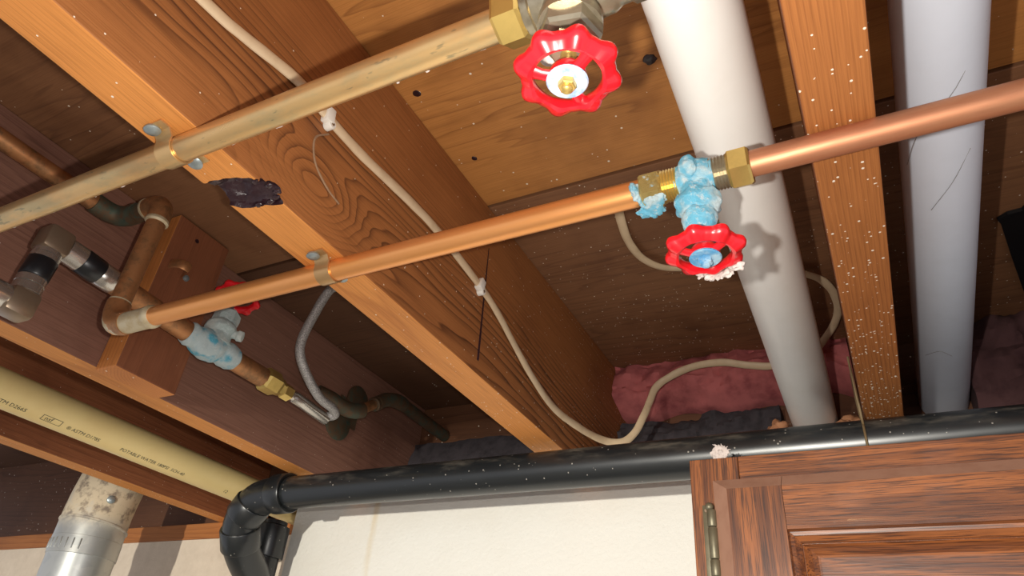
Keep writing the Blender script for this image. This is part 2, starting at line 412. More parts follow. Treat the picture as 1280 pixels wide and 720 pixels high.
def lump(bm, c, r, amp=0.35, scale=70.0, sub=3, seed=0.0):
    q = bmesh.ops.create_icosphere(bm, subdivisions=sub, radius=1.0)
    rx, ry, rz = (r, r, r) if isinstance(r, (int, float)) else r
    for v in q['verts']:
        d = v.co.copy(); p = Vector((d.x * rx, d.y * ry, d.z * rz))
        k = 1 + amp * noise.noise(p * scale + Vector((seed, seed * 2, 1))) + amp * 0.5 * noise.noise(p * scale * 2.7 + Vector((seed, 4, 1)))
        v.co = Vector(c) + p * k
    return bm

def dense(prof, n=4):
    out = []
    for (a, b) in zip(prof, prof[1:]):
        for k in range(n):
            t = k / n; out.append((a[0] + (b[0] - a[0]) * t, a[1] + (b[1] - a[1]) * t))
    out.append(prof[-1]); return out

def NB(): return bmesh.new()

# ================================================================== the setting
ZJ = 0.322; ZS = 0.540; YD = 0.940; YW = 1.0; YR = 1.06
obj('floor', box(NB(), -2.6, 1.6, -2.6, YW, -H - 0.05, -H), m_concrete, kind='structure', smooth=False)
wb = NB(); box(wb, -2.6, 1.6, YW, YW + 0.2, -H, 0.290)
obj('wall_back', wb, m_bare, origin=(0, YW, 0), kind='structure', smooth=False)
obj('wall_right', box(NB(), -0.935, 1.6, YD, YD + 0.012, -H, 0.3210), m_wall, origin=(0, YW, 0), kind='structure', smooth=False)   # drywall furred out in front of the foundation

ceil = bpy.data.objects.new('ceiling', None); COL.objects.link(ceil); ceil.location = (0, 0, ZS + H); ceil['kind'] = 'structure'; ROOT[ceil] = Vector((0, 0, ZS))
def panel(x0, x1, y0, y1, z, m):
    obj('plywood_panel', box(NB(), x0, x1, y0, y1, z, z + 0.018, 0.001), m, ceil, smooth=False)
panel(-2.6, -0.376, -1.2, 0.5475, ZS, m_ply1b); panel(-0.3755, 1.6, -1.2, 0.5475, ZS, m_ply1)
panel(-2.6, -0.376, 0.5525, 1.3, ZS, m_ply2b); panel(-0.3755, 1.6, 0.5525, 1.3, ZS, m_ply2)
obj('floor_underlay', box(NB(), -2.6, 1.6, -1.2, 1.3, ZS + 0.0185, ZS + 0.03), m_rim, ceil, smooth=False)
# knot plugs and small holes in the near plywood sheet
for (x, y, r) in ((-0.3397, 0.3654, 0.0042), (-0.3308, 0.4694, 0.0032), (-0.1128, 0.4166, 0.0062)):
    obj('knot', lathe(NB(), (x, y, ZS - 0.0006), (0, 0, 1), dense([(0, r * 0.85), (0.0004, r), (0.002, r)], 1), 20, wob=0.25, wscale=300), m_bark, ceil)

tr = obj('trim_1', box(NB(), -2.6, 1.6, YW - 0.002, YW + 0.14, 0.2905, 0.3215, 0.001), m_sill, kind='structure', smooth=False, origin=(0, YW, 0.29))
tr = obj('trim_2', box(NB(), -2.6, 1.6, YR, YR + 0.04, 0.3225, ZS - 0.0005), m_rim, kind='structure', smooth=False, origin=(0, YR, 0.322))

# ================================================================== joists
def joist(x0, x1, mat, edge, label):
    bm = NB(); y0, y1 = -1.2, YR - 0.001
    box(bm, x0, x1, y0, y1, ZJ, ZS - 0.0005, 0.0012)
    for f in bm.faces:
        f.normal_update()
        f.material_index = 1 if f.normal.z < -0.5 else 0
    return obj('floor_joist', bm, (mat, edge), origin=((x0 + x1) / 2, 0, ZJ), smooth=False, label=label, cat='joist', group='joists under the subfloor')
jA = joist(-0.3967, -0.3552, m_joistA, m_edge, 'knotty fir joist with two pipe straps and a stapled cream cable along its side')
jR = joist(0.0030, 0.0412, m_joistR, m_edgeR, 'white-flecked fir joist between the two white plastic pipes')
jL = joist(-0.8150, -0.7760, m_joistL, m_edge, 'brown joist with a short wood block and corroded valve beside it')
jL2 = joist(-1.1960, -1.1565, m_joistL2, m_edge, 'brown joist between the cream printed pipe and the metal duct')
joist(0.4040, 0.4430, m_joistR, m_edgeR, 'dim joist beyond the bluish white pipe')

# a loose bark knot has left a hollow across the underside of the knotty joist
cut = NB(); lump(cut, (-0.3765, 0.2465, ZJ - 0.001), (0.034, 0.0175, 0.0125), 0.30, 70, 4)
for v in cut.verts:
    v.co.y += (v.co.x + 0.3765) * 0.28
co = obj('knot_cutter', cut, m_bark, origin=(-0.3765, 0.2465, ZJ))
md = jA.modifiers.new('knot', 'BOOLEAN'); md.operation = 'DIFFERENCE'; md.object = co; md.solver = 'EXACT'
try: md.material_mode = 'TRANSFER'
except Exception: pass
bpy.context.view_layer.update()
dg = bpy.context.evaluated_depsgraph_get()
nm = bpy.data.meshes.new_from_object(jA.evaluated_get(dg))
jA.modifiers.clear(); jA.data = nm
bpy.data.objects.remove(co, do_unlink=True)
ROOTA = ROOT[jA]
# bark splinters clinging round the hollow
sp = NB()
for k in range(7):
    a = -1.2 + k * 0.45; lump(sp, (-0.3765 + 0.026 * math.cos(a), 0.2465 + 0.0150 * math.sin(a) + 0.0064 * math.cos(a), ZJ + 0.0005), (0.003, 0.0022, 0.0016), 0.5, 400, 2, k)
obj('bark_fragment', sp, m_bark, jA)
# narrow split running up the side of the joist
tube_b = NB(); tube(tube_b, [(-0.3549, 0.5600, 0.484), (-0.3549, 0.5610, 0.44), (-0.3549, 0.5625, 0.39), (-0.3549, 0.5640, 0.3375)], [0.0004, 0.0010, 0.0012, 0.0016], 6)
obj('split', tube_b, m_bark, jA)

# block screwed to the side of the brown joist
blk = thing('wood_block', 'short reddish wood block fixed to the brown joist behind the copper riser', 'block', (-0.757, 0.4545, 0.318))
bm = box(NB(), -0.7755, -0.738, 0.413, 0.4965, 0.318, 0.538, 0.0015)
for f in bm.faces:
    f.normal_update(); f.material_index = 1 if (f.normal.z < -0.5 or f.normal.y < -0.5) else 0
obj('block_body', bm, (m_block, m_block_end), blk, smooth=False)
obj('screw_hole', lathe(NB(), (-0.7384, 0.447, 0.548 - 0.03), (1, 0, 0), [(0, 0.003), (0.0006, 0.003)], 14), m_bark, blk)
obj('screw_head', lathe(NB(), (-0.738, 0.452, 0.462), (1, 0, 0), [(0, 0.0045), (0.002, 0.0040), (0.003, 0.002)], 16), m_zinc, blk)
cl = NB(); tube(cl, arc((-0.7375, 0.424, 0.466), (-0.716, 0.426, 0.466), (-0.718, 0.440, 0.464)) + [(-0.7375, 0.446, 0.463)], 0.0065, 8, ry=0.0012, up=(0, 0, 1))
obj('strap_stub', cl, m_cop_brown, blk)
# ================================================================== copper pipes
def straight(bm, p0, p1, r, n=24, seg=24, **k):
    a, b = Vector(p0), Vector(p1)
    return tube(bm, [a.lerp(b, i / n) for i in range(n + 1)], r, seg, **k)

ZP = 0.3135
P1Y = 0.1900; P2Y = 0.3440; RP1 = 0.0090; RP2 = 0.0092; RP3 = 0.0085
lint_spots = []
def lint_on(parent, y, z, r, xs, s=1.0):
    bm = NB()
    for i, x in enumerate(xs):
        side = -1 if i % 3 else 1
        lump(bm, (x, y - side * r * 0.82, z - (0.3 if side > 0 else 0.7) * r * 0.6), (0.0022 * s * random.uniform(0.5, 1.6), 0.0010 * s, 0.0012 * s * random.uniform(0.6, 1.5)), 0.7, 500, 2, x * 50)
    obj('lint', bm, m_lint, parent, kind='stuff')

p1 = thing('copper_pipe', 'tarnished greenish copper pipe crossing the upper left under the knotty joist', 'pipe', (-0.6, P1Y, ZP - RP1), 'copper water pipes')
obj('pipe_body', straight(NB(), (-1.25, P1Y, ZP), (-0.118, P1Y, ZP), RP1), m_cop_dull, p1)
lint_on(p1, P1Y, ZP, RP1, [-0.64, -0.60, -0.57, -0.56, -0.545, -0.52, -0.49, -0.47, -0.44, -0.41, -0.33, -0.29, -0.25, -0.20, -0.18, -0.16, -0.145])

p2 = thing('copper_pipe', 'bright copper pipe with soldered corner and riser, ending at the blue-crusted valve', 'pipe', (-0.4, P2Y, ZP - RP2), 'copper water pipes')
obj('pipe_body', straight(NB(), (-0.645, P2Y, ZP), (-0.098, P2Y, ZP), RP2), m_cop, p2)
XR = -0.655; ZT = 0.476
el = NB()
tube(el, [(-0.590, P2Y, ZP), (-0.628, P2Y, ZP)] + arc((-0.632, P2Y, ZP), (XR, P2Y, ZP), (XR, P2Y, ZP + 0.023)) + [(XR, P2Y, ZP + 0.031)], 0.0108, 24)
obj('elbow', el, m_solder, p2, label='flux-smeared copper elbow')
obj('solder_ring', lathe(NB(), (-0.592, P2Y, ZP), (1, 0, 0), dense([(-0.003, 0.0108), (0, 0.0116), (0.003, 0.0116), (0.006, 0.0095)], 1)), m_solder, p2)
obj('elbow', tube(NB(), arc((-0.6265, P2Y, ZP), (XR, P2Y, ZP), (XR, P2Y, ZP + 0.0285)), 0.0117, 24), m_cop_brown, p2)
obj('riser', straight(NB(), (XR, P2Y, ZP + 0.015), (XR, P2Y, ZT - 0.012), 0.0102), m_cop_brown, p2)
el = NB(); tube(el, [(XR, P2Y, ZT - 0.026)] + arc((XR, P2Y, ZT - 0.020), (XR, P2Y, ZT), (XR - 0.020, P2Y, ZT)) + [(XR - 0.030, P2Y, ZT)], 0.0122, 24)
obj('elbow', el, m_cop_brown, p2)
obj('solder_ring', lathe(NB(), (XR, P2Y, ZT - 0.030), (0, 0, 1), [(0, 0.0108), (0.002, 0.0126), (0.004, 0.0126), (0.006, 0.012)]), m_solder, p2)
obj('solder_ring', lathe(NB(), (XR - 0.029, P2Y, ZT), (1, 0, 0), [(-0.003, 0.0112), (-0.001, 0.0127), (0.002, 0.0127)]), m_solder, p2)
XB = -0.735
obj('stub_pipe', straight(NB(), (XR - 0.02, P2Y, ZT), (XB + 0.02, P2Y, ZT), 0.0105, 10), m_cop_old, p2)
el = NB(); tube(el, [(XB + 0.034, P2Y, ZT)] + arc((XB + 0.022, P2Y, ZT), (XB, P2Y, ZT), (XB, P2Y - 0.022, ZT)) + [(XB, P2Y - 0.034, ZT)], 0.0120, 24)
obj('elbow', el, m_cop_old, p2)
obj('branch_pipe', straight(NB(), (XB, P2Y - 0.02, ZT), (XB, -0.25, ZT), 0.0102, 20), m_cop_brown, p2)
lint_on(p2, P2Y, ZP, RP2, [-0.52, -0.49, -0.45, -0.42, -0.36, -0.34, -0.335, -0.32, -0.25, -0.19, -0.165, -0.14], 0.8)

p3 = thing('copper_pipe', 'reddish copper pipe running right from the blue-crusted valve past both white pipes', 'pipe', (0.25, P2Y - 0.002, ZP - RP3), 'copper water pipes')
obj('pipe_body', straight(NB(), (-0.040, P2Y - 0.001, ZP), (0.95, P2Y - 0.004, ZP), RP3), m_cop_red, p3)

# ================================================================== handwheel gate valves
def handwheel(root, c, axis, R=0.0245, phase=0.0, disc=m_disc, red=m_red, nut=m_brass):
    """eight-lobed wheel with rim, spokes, hub, identification disc and retaining nut"""
    c = Vector(c); A = Vector(axis).normalized()
    u = Vector((1, 0, 0)); u = (u - A * u.dot(A)).normalized(); v = A.cross(u)
    bm = NB(); nseg = 96; sec = 10; rings = []
    for i in range(nseg):
        a = 2 * math.pi * i / nseg
        lobe = math.cos(8 * (a - phase)); l2 = max(lobe, -0.55)
        ro = R * (0.950 + 0.085 * l2); ri = R * 0.63
        mid = (ro + ri) / 2; wd = (ro - ri) / 2; ht = 0.0042 + 0.0007 * l2
        d = u * math.cos(a) + v * math.sin(a); ring = []
        for k in range(sec):
            q = 2 * math.pi * k / sec; cx, sx = math.cos(q), math.sin(q)
            cx = math.copysign(abs(cx) ** 0.7, cx); sx = math.copysign(abs(sx) ** 0.75, sx)
            ring.append(bm.verts.new(c + d * (mid + wd * cx) + A * (ht * sx * (1.0 - 0.25 * (cx > 0)) - 0.0012 * cx)))
        rings.append(ring)
    for i in range(nseg):
        a, b = rings[i], rings[(i + 1) % nseg]
        for k in range(sec): bm.faces.new((a[k], a[(k + 1) % sec], b[(k + 1) % sec], b[k]))
    wheel = obj('handwheel', bm, red, root)
    for k in range(3):
        a = phase * 0 + math.radians((-90, 30, 150)[k]); d = u * math.cos(a) + v * math.sin(a)
        s = NB(); tube(s, [c + d * (R * 0.28) + A * 0.0022, c + d * (R * 0.48) + A * 0.0016, c + d * (R * 0.70)], [0.0022, 0.0021, 0.0026], 10, ry=[0.0032, 0.0028, 0.0038], up=A)
        obj('spoke', s, red, wheel)
    obj('hub', lathe(NB(), c - A * 0.004, A, [(0, 0.0065), (0.003, 0.0085), (0.006, 0.0090), (0.0075, 0.0086)], 24), red, wheel)
    obj('identification_disc', lathe(NB(), c + A * 0.0036, A, dense([(0, 0.0090), (0.0012, 0.0096), (0.0019, 0.0090), (0.0018, 0.004)], 2), 28), disc, wheel)
    hn = NB(); lathe(hn, c + A * 0.0050, A, [(0, 0.0042), (0.0034, 0.0042), (0.0040, 0.0036)], 6); lathe(hn, c + A * 0.0085, A, [(0, 0.0026), (0.0022, 0.0024), (0.0030, 0.0012)], 16)
    obj('handle_nut', hn, nut, wheel)
    return wheel

# --- valve on the tarnished pipe (upper one)
V1 = (-0.0895, P1Y, ZP); HZ = 0.2545
v1 = thing('gate_valve', 'bright red handwheel valve with grey brass body on the tarnished upper pipe', 'valve', (V1[0], V1[1], HZ - 0.01), 'red handwheel valves')
obj('compression_nut', lathe(NB(), (-0.1305, P1Y, ZP), (1, 0, 0), [(0, 0.0130), (0.002, 0.0148), (0.0145, 0.0148), (0.0165, 0.0130)], 6, 0.2), m_brass, v1, smooth=False)
obj('body', lathe(NB(), (-0.114, P1Y, ZP), (1, 0, 0), dense([(0, 0.0122), (0.004, 0.0126), (0.006, 0.0148), (0.012, 0.0155), (0.025, 0.0175), (0.038, 0.0155), (0.044, 0.0148), (0.048, 0.0126), (0.054, 0.0122)], 3), 36, wob=0.04, wscale=120), m_brass_grey, v1)
obj('bonnet', lathe(NB(), (V1[0], P1Y, ZP - 0.006), (0, 0, -1), dense([(0, 0.0150), (0.012, 0.0145), (0.014, 0.0160), (0.020, 0.0160)], 3), 36, wob=0.03), m_brass_grey, v1)
obj('bonnet_nut', lathe(NB(), (V1[0], P1Y, ZP - 0.024), (0, 0, -1), [(0, 0.0148), (0.001, 0.0158), (0.010, 0.0158), (0.012, 0.0142)], 6, 0.3), m_brass_grey, v1, smooth=False)
obj('packing_nut', lathe(NB(), (V1[0], P1Y, ZP - 0.035), (0, 0, -1), [(0, 0.0095), (0.009, 0.0095), (0.011, 0.008)], 6, 0.1), m_brass_grey, v1, smooth=False)
obj('stem', lathe(NB(), (V1[0], P1Y, ZP - 0.044), (0, 0, -1), [(0, 0.004), (0.016, 0.004)], 16), m_brass, v1)
obj('limescale', lump(NB(), (V1[0] - 0.0145, P1Y + 0.008, ZP - 0.026), (0.006, 0.006, 0.009), 0.3, 140, 3), m_lint, v1)
obj('compression_nut', lathe(NB(), (-0.062, P1Y, ZP), (1, 0, 0), [(0, 0.0130), (0.002, 0.0148), (0.0145, 0.0148), (0.0165, 0.0130)], 6, 0.2), m_brass_grey, v1, smooth=False)
obj('outlet_pipe', straight(NB(), (-0.048, P1Y, ZP), (0.95, P1Y, ZP), 0.0086, 10), m_cop_dull, v1)
handwheel(v1, (V1[0], P1Y, HZ), (0, 0, -1), 0.0245, math.radians(10))

# --- blue crusted valve on the bright copper pipe
V2X = -0.0665
v2 = thing('gate_valve', 'blue-crusted valve with red handwheel in front of the white plastic pipe', 'valve', (V2X, P2Y, HZ - 0.01), 'red handwheel valves')
obj('compression_nut', lathe(NB(), (-0.1020, P2Y, ZP), (1, 0, 0), dense([(0, 0.0120), (0.0015, 0.0134), (0.0125, 0.0134), (0.014, 0.0120)], 1), 6, 0.25), m_crust_nut, v2, smooth=False)
def threads(bm, x0, x1, r, n):
    prof = []
    for i in range(n * 2 + 1): prof.append(((x1 - x0) * i / (n * 2), r + (0.0006 if i % 2 else -0.0004)))
    return lathe(bm, (x0, P2Y, ZP), (1, 0, 0), prof, 28)
obj('thread', threads(NB(), -0.0885, -0.0770, 0.0106, 6), m_brass, v2, smooth=False)
obj('body', lathe(NB(), (-0.0800, P2Y, ZP), (1, 0, 0), dense([(0, 0.0100), (0.003, 0.0110), (0.007, 0.0125), (0.0135, 0.0135), (0.020, 0.0125), (0.024, 0.0110), (0.027, 0.0100)], 4), 40, wob=0.10, wscale=150), m_crust2, v2)
bmc = NB(); lump(bmc, (V2X - 0.002, P2Y - 0.0125, ZP + 0.0005), (0.0062, 0.0060, 0.0078), 0.22, 160, 4, 2.0)
obj('body_boss', bmc, m_crust2, v2)
obj('bonnet', lathe(NB(), (V2X, P2Y, ZP - 0.006), (0, 0, -1), dense([(0, 0.0110), (0.008, 0.0105), (0.011, 0.0136), (0.017, 0.0140), (0.020, 0.0122), (0.024, 0.0092)], 4), 40, wob=0.16, wscale=170), m_crust2, v2)
obj('packing_nut', lathe(NB(), (V2X, P2Y, ZP - 0.028), (0, 0, -1), dense([(0, 0.0088), (0.003, 0.0108), (0.009, 0.0108), (0.013, 0.0084), (0.015, 0.006)], 4), 40, wob=0.16, wscale=200), m_crust2, v2)
obj('stem', lathe(NB(), (V2X, P2Y, ZP - 0.042), (0, 0, -1), [(0, 0.0042), (0.016, 0.0042)], 16), m_zinc, v2)
obj('thread', threads(NB(), -0.0570, -0.0450, 0.0106, 6), m_brass_grey, v2, smooth=False)
obj('compression_nut', lathe(NB(), (-0.0455, P2Y, ZP), (1, 0, 0), [(0, 0.0118), (0.0015, 0.0136), (0.0125, 0.0136), (0.014, 0.0122)], 6, 0.15), m_brass, v2, smooth=False)
cr = NB()
for k in range(12): lump(cr, (-0.1035 + 0.0012 * k, P2Y + random.uniform(-0.003, 0.010), ZP - random.uniform(0.0095, 0.0125)), (0.0042, 0.0042, 0.0026), 0.6, 330, 3, k * 3.0)
obj('salt_crust', cr, m_crust2, v2)
cr = NB()
for k in range(8): lump(cr, (-0.1050 + 0.0006 * k, P2Y - 0.008 + 0.002 * k, ZP - 0.0035 - 0.0006 * k), (0.0030, 0.0050, 0.0050), 0.55, 330, 3, 20 + k)
obj('salt_crust', cr, m_crust2, v2)
handwheel(v2, (V2X + 0.0015, P2Y, HZ), (0, 0, -1), 0.0240, math.radians(4), m_disc_blue, m_red, m_disc_blue)
li = NB()
for k in range(6):
    a = math.radians(40 + 13 * k); lump(li, (V2X + 0.024 * math.cos(a), P2Y + 0.023 * math.sin(a), HZ - 0.002 + random.uniform(-0.003, 0.002)), (0.0034, 0.0022, 0.0028), 0.7, 420, 3, k)
obj('lint', li, m_lint, v2, kind='stuff')

# ================================================================== pipe straps
def strap(px, py, r, mat, label):
    s = thing('pipe_strap', label, 'pipe strap', (px, py, ZJ), 'copper straps on the knotty joist')
    bm = NB(); g = r + 0.0008; half = 0.0074
    path = [(px, py - g - 0.011, ZJ - 0.0009), (px, py - g - 0.004, ZJ - 0.0009)]
    for i in range(13):
        a = math.pi * i / 12; path.append((px, py - math.cos(a) * g, ZP - math.sin(a) * g + (0.003 if i in (0, 12) else 0)))
    path += [(px, py + g + 0.004, ZJ - 0.0009), (px, py + g + 0.011, ZJ - 0.0009)]
    n = len(path); vs = []
    fr = frames([Vector(p) for p in path], up=(1, 0, 0))
    for p, (T, N, B) in zip(path, fr):
        p = Vector(p); vs.append([bm.verts.new(p + Vector((sx * half, 0, 0)) + B * sy * 0.0006) for sx, sy in ((-1, -1), (1, -1), (1, 1), (-1, 1))])
    for a, b in zip(vs, vs[1:]):
        for k in range(4): bm.faces.new((a[k], a[(k + 1) % 4], b[(k + 1) % 4], b[k]))
    bm.faces.new(vs[0]); bm.faces.new(list(reversed(vs[-1])))
    obj('band', bm, mat, s)
    for sy in (-1, 1):
        sc = NB(); lathe(sc, (px - 0.002 * (sy < 0) - 0.0025, py + sy * (g + 0.0075), ZJ - 0.0015), (0.1, -0.15 * sy, -1), [(0, 0.0050), (0.0018, 0.0056), (0.0032, 0.0040), (0.0036, 0.0012)], 18)
        obj('screw', sc, m_zinc, s)
strap(-0.3785, P1Y, RP1, m_cop_dull, 'dull copper strap with two grey screws holding the tarnished upper pipe')
strap(-0.3715, P2Y, RP2, m_strap, 'brassy strap with screws holding the bright copper pipe to the knotty joist')

# ================================================================== service valve run along the brown joist
XV = -0.700; ZV = 0.3775
sv = thing('service_valve', 'pale corroded valve with small red wheel and tape-wrapped elbows beside the wood block', 'valve', (XV, 0.45, 0.31), 'red handwheel valves')
obj('pipe_body', straight(NB(), (XV, 0.352, ZV + 0.006), (XV, 0.468, ZV), 0.0125, 10), m_cop_brown, sv)
vb = NB(); lathe(vb, (XV, 0.455, ZV), (0, 1, 0), dense([(0, 0.0130), (0.004, 0.0150), (0.012, 0.0145), (0.018, 0.0165), (0.030, 0.0190), (0.044, 0.0185), (0.052, 0.0145), (0.062, 0.0165), (0.074, 0.0160), (0.078, 0.0125)], 4), 36, wob=0.14, wscale=90)
obj('body', vb, m_crust3b, sv)
SX, SY = XV + 0.002, 0.497
obj('bonnet', lathe(NB(), (SX, SY, ZV + 0.006), (0, 0, 1), dense([(0, 0.0175), (0.012, 0.0155), (0.018, 0.0195), (0.026, 0.0185), (0.031, 0.0130)], 4), 36, wob=0.14, wscale=110), m_crust3, sv)
obj('packing_nut', lathe(NB(), (SX, SY + 0.002, ZV + 0.034), (0, 0.1, 1), dense([(0, 0.0130), (0.002, 0.0165), (0.017, 0.0160), (0.020, 0.012)], 2), 6, 0.4, wob=0.08, wscale=200), m_crust3, sv, smooth=False)
obj('drain_cap', lathe(NB(), (SX, SY, ZV + 0.024), (0.75, 0.62, -0.12), dense([(0.010, 0.0055), (0.022, 0.0055), (0.023, 0.0070), (0.029, 0.0065)], 2), 14, wob=0.12, wscale=200), m_crust3, sv)
obj('stem', lathe(NB(), (SX, SY, ZV + 0.044), (0, 0.15, 1), [(0, 0.005), (0.034, 0.0045)], 14), m_zinc, sv)
handwheel(sv, (SX, SY + 0.009, 0.457), (-0.2, 0.25, 0.95), 0.0290, 0.2, m_disc, m_red, m_zinc)
obj('pipe_body', straight(NB(), (XV, 0.525, ZV), (XV, 0.595, ZV), 0.0130, 8), m_cop_brown, sv)
obj('union_nut', lathe(NB(), (XV, 0.583, ZV), (0, 1, 0), [(0, 0.0145), (0.004, 0.0165), (0.024, 0.0165), (0.030, 0.0125), (0.0362, 0.0115)], 6, 0.5), m_brass, sv, smooth=False)
# taped elbows on the near side
EY = 0.2800
def fit(name, p0, p1, r, m, seg=22):
    a, b = Vector(p0), Vector(p1); d = (b - a); L = d.length
    return obj(name, lathe(NB(), a, d, [(0, r * 0.93), (L * 0.06, r), (L * 0.94, r), (L, r * 0.93)], seg), m, sv, smooth=True)
ZE = ZV + 0.010; ZL = 0.3120
def hexelbow(c):
    bm = NB(); box(bm, c[0] - 0.0135, c[0] + 0.0135, c[1] - 0.0140, c[1] + 0.0140, c[2] - 0.0140, c[2] + 0.0140, 0.005)
    return obj('elbow', bm, m_steel_d, sv)
hexelbow((XV, EY, ZE)); hexelbow((XV, EY - 0.002, ZL))
fit('sleeve', (XV, EY + 0.013, ZE), (XV, EY + 0.032, ZE - 0.001), 0.0135, m_steel)
fit('tape_wrap', (XV, EY + 0.031, ZE - 0.001), (XV, EY + 0.054, ZE - 0.003), 0.0140, m_tape)
fit('sleeve', (XV, EY + 0.053, ZE - 0.003), (XV, EY + 0.073, ZE - 0.004), 0.0134, m_steel)
for k, (z0, z1) in enumerate(((ZE - 0.013, ZE - 0.018), (ZE - 0.018, ZE - 0.024))): fit('sleeve', (XV, EY, z0), (XV, EY, z1), 0.0132 + 0.0004 * k, m_steel)
fit('tape_wrap', (XV, EY, ZE - 0.023), (XV, EY - 0.001, ZL + 0.030), 0.0138, m_tape)
for k, (z0, z1) in enumerate(((ZL + 0.030, ZL + 0.022), (ZL + 0.022, ZL + 0.013))): fit('sleeve', (XV, EY - 0.001, z0), (XV, EY - 0.001, z1), 0.0134, m_steel)
fit('sleeve', (XV, EY - 0.014, ZL), (XV, EY - 0.05, ZL), 0.0134, m_steel)
obj('pipe_body', straight(NB(), (XV, EY - 0.04, ZL), (XV, -0.2, ZL), 0.0110, 6), m_cop_brown, sv)

hs = thing('braided_hose', 'steel braided hose curving up from the pale corroded valve line', 'hose', (XV, 0.66, 0.37))
obj('hose_nut', lathe(NB(), (XV, 0.6195, ZV - 0.001), (0, 1, 0), [(0, 0.0095), (0.002, 0.0112), (0.016, 0.0112), (0.018, 0.0085)], 6, 0.2), m_brass, hs, smooth=False)
obj('hose_ferrule', tube(NB(), [(XV, 0.636, ZV - 0.001), (XV, 0.643, ZV - 0.001), (XV, 0.645, ZV - 0.001), (XV, 0.665, ZV - 0.002), (XV, 0.690, ZV - 0.004), (XV, 0.716, ZV - 0.006)], [0.0070, 0.0070, 0.0084, 0.0086, 0.0086, 0.0084], 20), m_steel, hs)
hose = spline([(-0.700, 0.712, 0.3740), (-0.690, 0.722, 0.3795), (-0.683, 0.706, 0.3830), (-0.680, 0.675, 0.3850), (-0.677, 0.643, 0.398), (-0.676, 0.616, 0.420), (-0.675, 0.609, 0.443), (-0.668, 0.611, 0.480), (-0.655, 0.616, 0.525), (-0.64, 0.625, 0.5375)], 8)
obj('braid', tube(NB(), hose, 0.0066, 16), m_braid, hs)

# dull pipe with a jog at the far end of the bay
dp = thing('copper_pipe', 'dark verdigris copper pipe with a jog, far down the dim joist bay', 'pipe', (-0.72, 0.9, 0.40), 'copper water pipes')
obj('pipe_body', tube(NB(), [(-0.745, 0.735, 0.428), (-0.735, 0.760, 0.425)] + arc((-0.73, 0.775, 0.420), (-0.722, 0.790, 0.416), (-0.720, 0.805, 0.424)) + [(-0.72, 0.83, 0.444), (-0.72, 0.86, 0.467)] , 0.0085, 18), m_cop_brown, dp)
obj('elbow', tube(NB(), [(-0.745, 0.730, 0.428)] + arc((-0.735, 0.755, 0.424), (-0.722, 0.785, 0.412), (-0.720, 0.812, 0.428)), 0.0125, 18, wob=0.1), m_cop_old, dp)
obj('elbow', tube(NB(), arc((-0.72, 0.845, 0.455), (-0.72, 0.88, 0.484), (-0.72, 0.915, 0.482)), 0.0125, 18, wob=0.1), m_cop_old, dp)
obj('solder_ring', lathe(NB(), (-0.72, 0.836, 0.448), (0, 0.79, 0.61), [(0, 0.0105), (0.002, 0.0122), (0.008, 0.0122), (0.010, 0.0105)]), m_cop_old, dp)
obj('far_pipe', straight(NB(), (-0.72, 0.905, 0.482), (-0.72, 1.058, 0.478), 0.0112, 10), m_cop_old, dp)
pl = NB()
for (y, z, r) in ((0.822, 0.418, 0.030), (0.858, 0.470, 0.028)):
    lathe(pl, (-0.7755, y, z), (1, 0, 0), [(0, r), (0.002, r), (0.004, r * 0.85), (0.005, r * 0.4)], 26)
box(pl, -0.7755, -0.7735, 0.815, 0.865, 0.42, 0.465)
br = obj('bracket_plate', pl, m_cop_old, dp, label='two-lobed grey bracket plate')
obj('bracket_arm', tube(NB(), [(-0.774, 0.838, 0.446), (-0.722, 0.838, 0.446)], 0.004, 10), m_cop_old, br)

# ================================================================== plastic pipes
wp = NB(); straight(wp, (-0.0357, -0.35, 0.4076), (-0.0600, 1.055, 0.4076), 0.03015, 30, 48)
obj('vent_pipe', wp, m_pvc, label='thick white plastic pipe behind the blue-crusted valve', cat='pipe', group='white plastic vent pipes')
wp = NB(); straight(wp, (0.0930, -0.35, 0.4428), (0.1068, 1.055, 0.4428), 0.03015, 30, 48)
obj('vent_pipe', wp, m_pvc_b, label='bluish white plastic pipe to the right of the flecked joist', cat='pipe', group='white plastic vent pipes')

XY, ZY, RY = -0.985, 0.3295, 0.02415
yp = thing('drain_pipe', 'cream plastic pipe with printed lettering, between two brown joists at left', 'pipe', (XY, 0.5, ZY - RY))
obj('pipe_body', straight(NB(), (XY, -0.3, ZY), (XY, 1.057, ZY), RY, 24, 40), m_cpvc, yp)
def print_on_pipe(text, y0, size, ang0):
    """flat ink lettering wrapped round the pipe, reading away from the viewer along the pipe"""
    cu = bpy.data.curves.new('print_line', 'FONT'); cu.body = text; cu.size = size; cu.resolution_u = 2
    o = bpy.data.objects.new('print_line', cu); COL.objects.link(o)
    bpy.context.view_layer.update()
    me = bpy.data.meshes.new_from_object(o.evaluated_get(bpy.context.evaluated_depsgraph_get()))
    bpy.data.objects.remove(o, do_unlink=True)
    bm = NB(); bm.from_mesh(me); bpy.data.meshes.remove(me)
    for v in bm.verts:
        a = ang0 + v.co.y / RY
        v.co = Vector((XY + (RY + 0.00025) * math.sin(a), y0 + v.co.x, ZY - (RY + 0.00025) * math.cos(a)))
    return bm
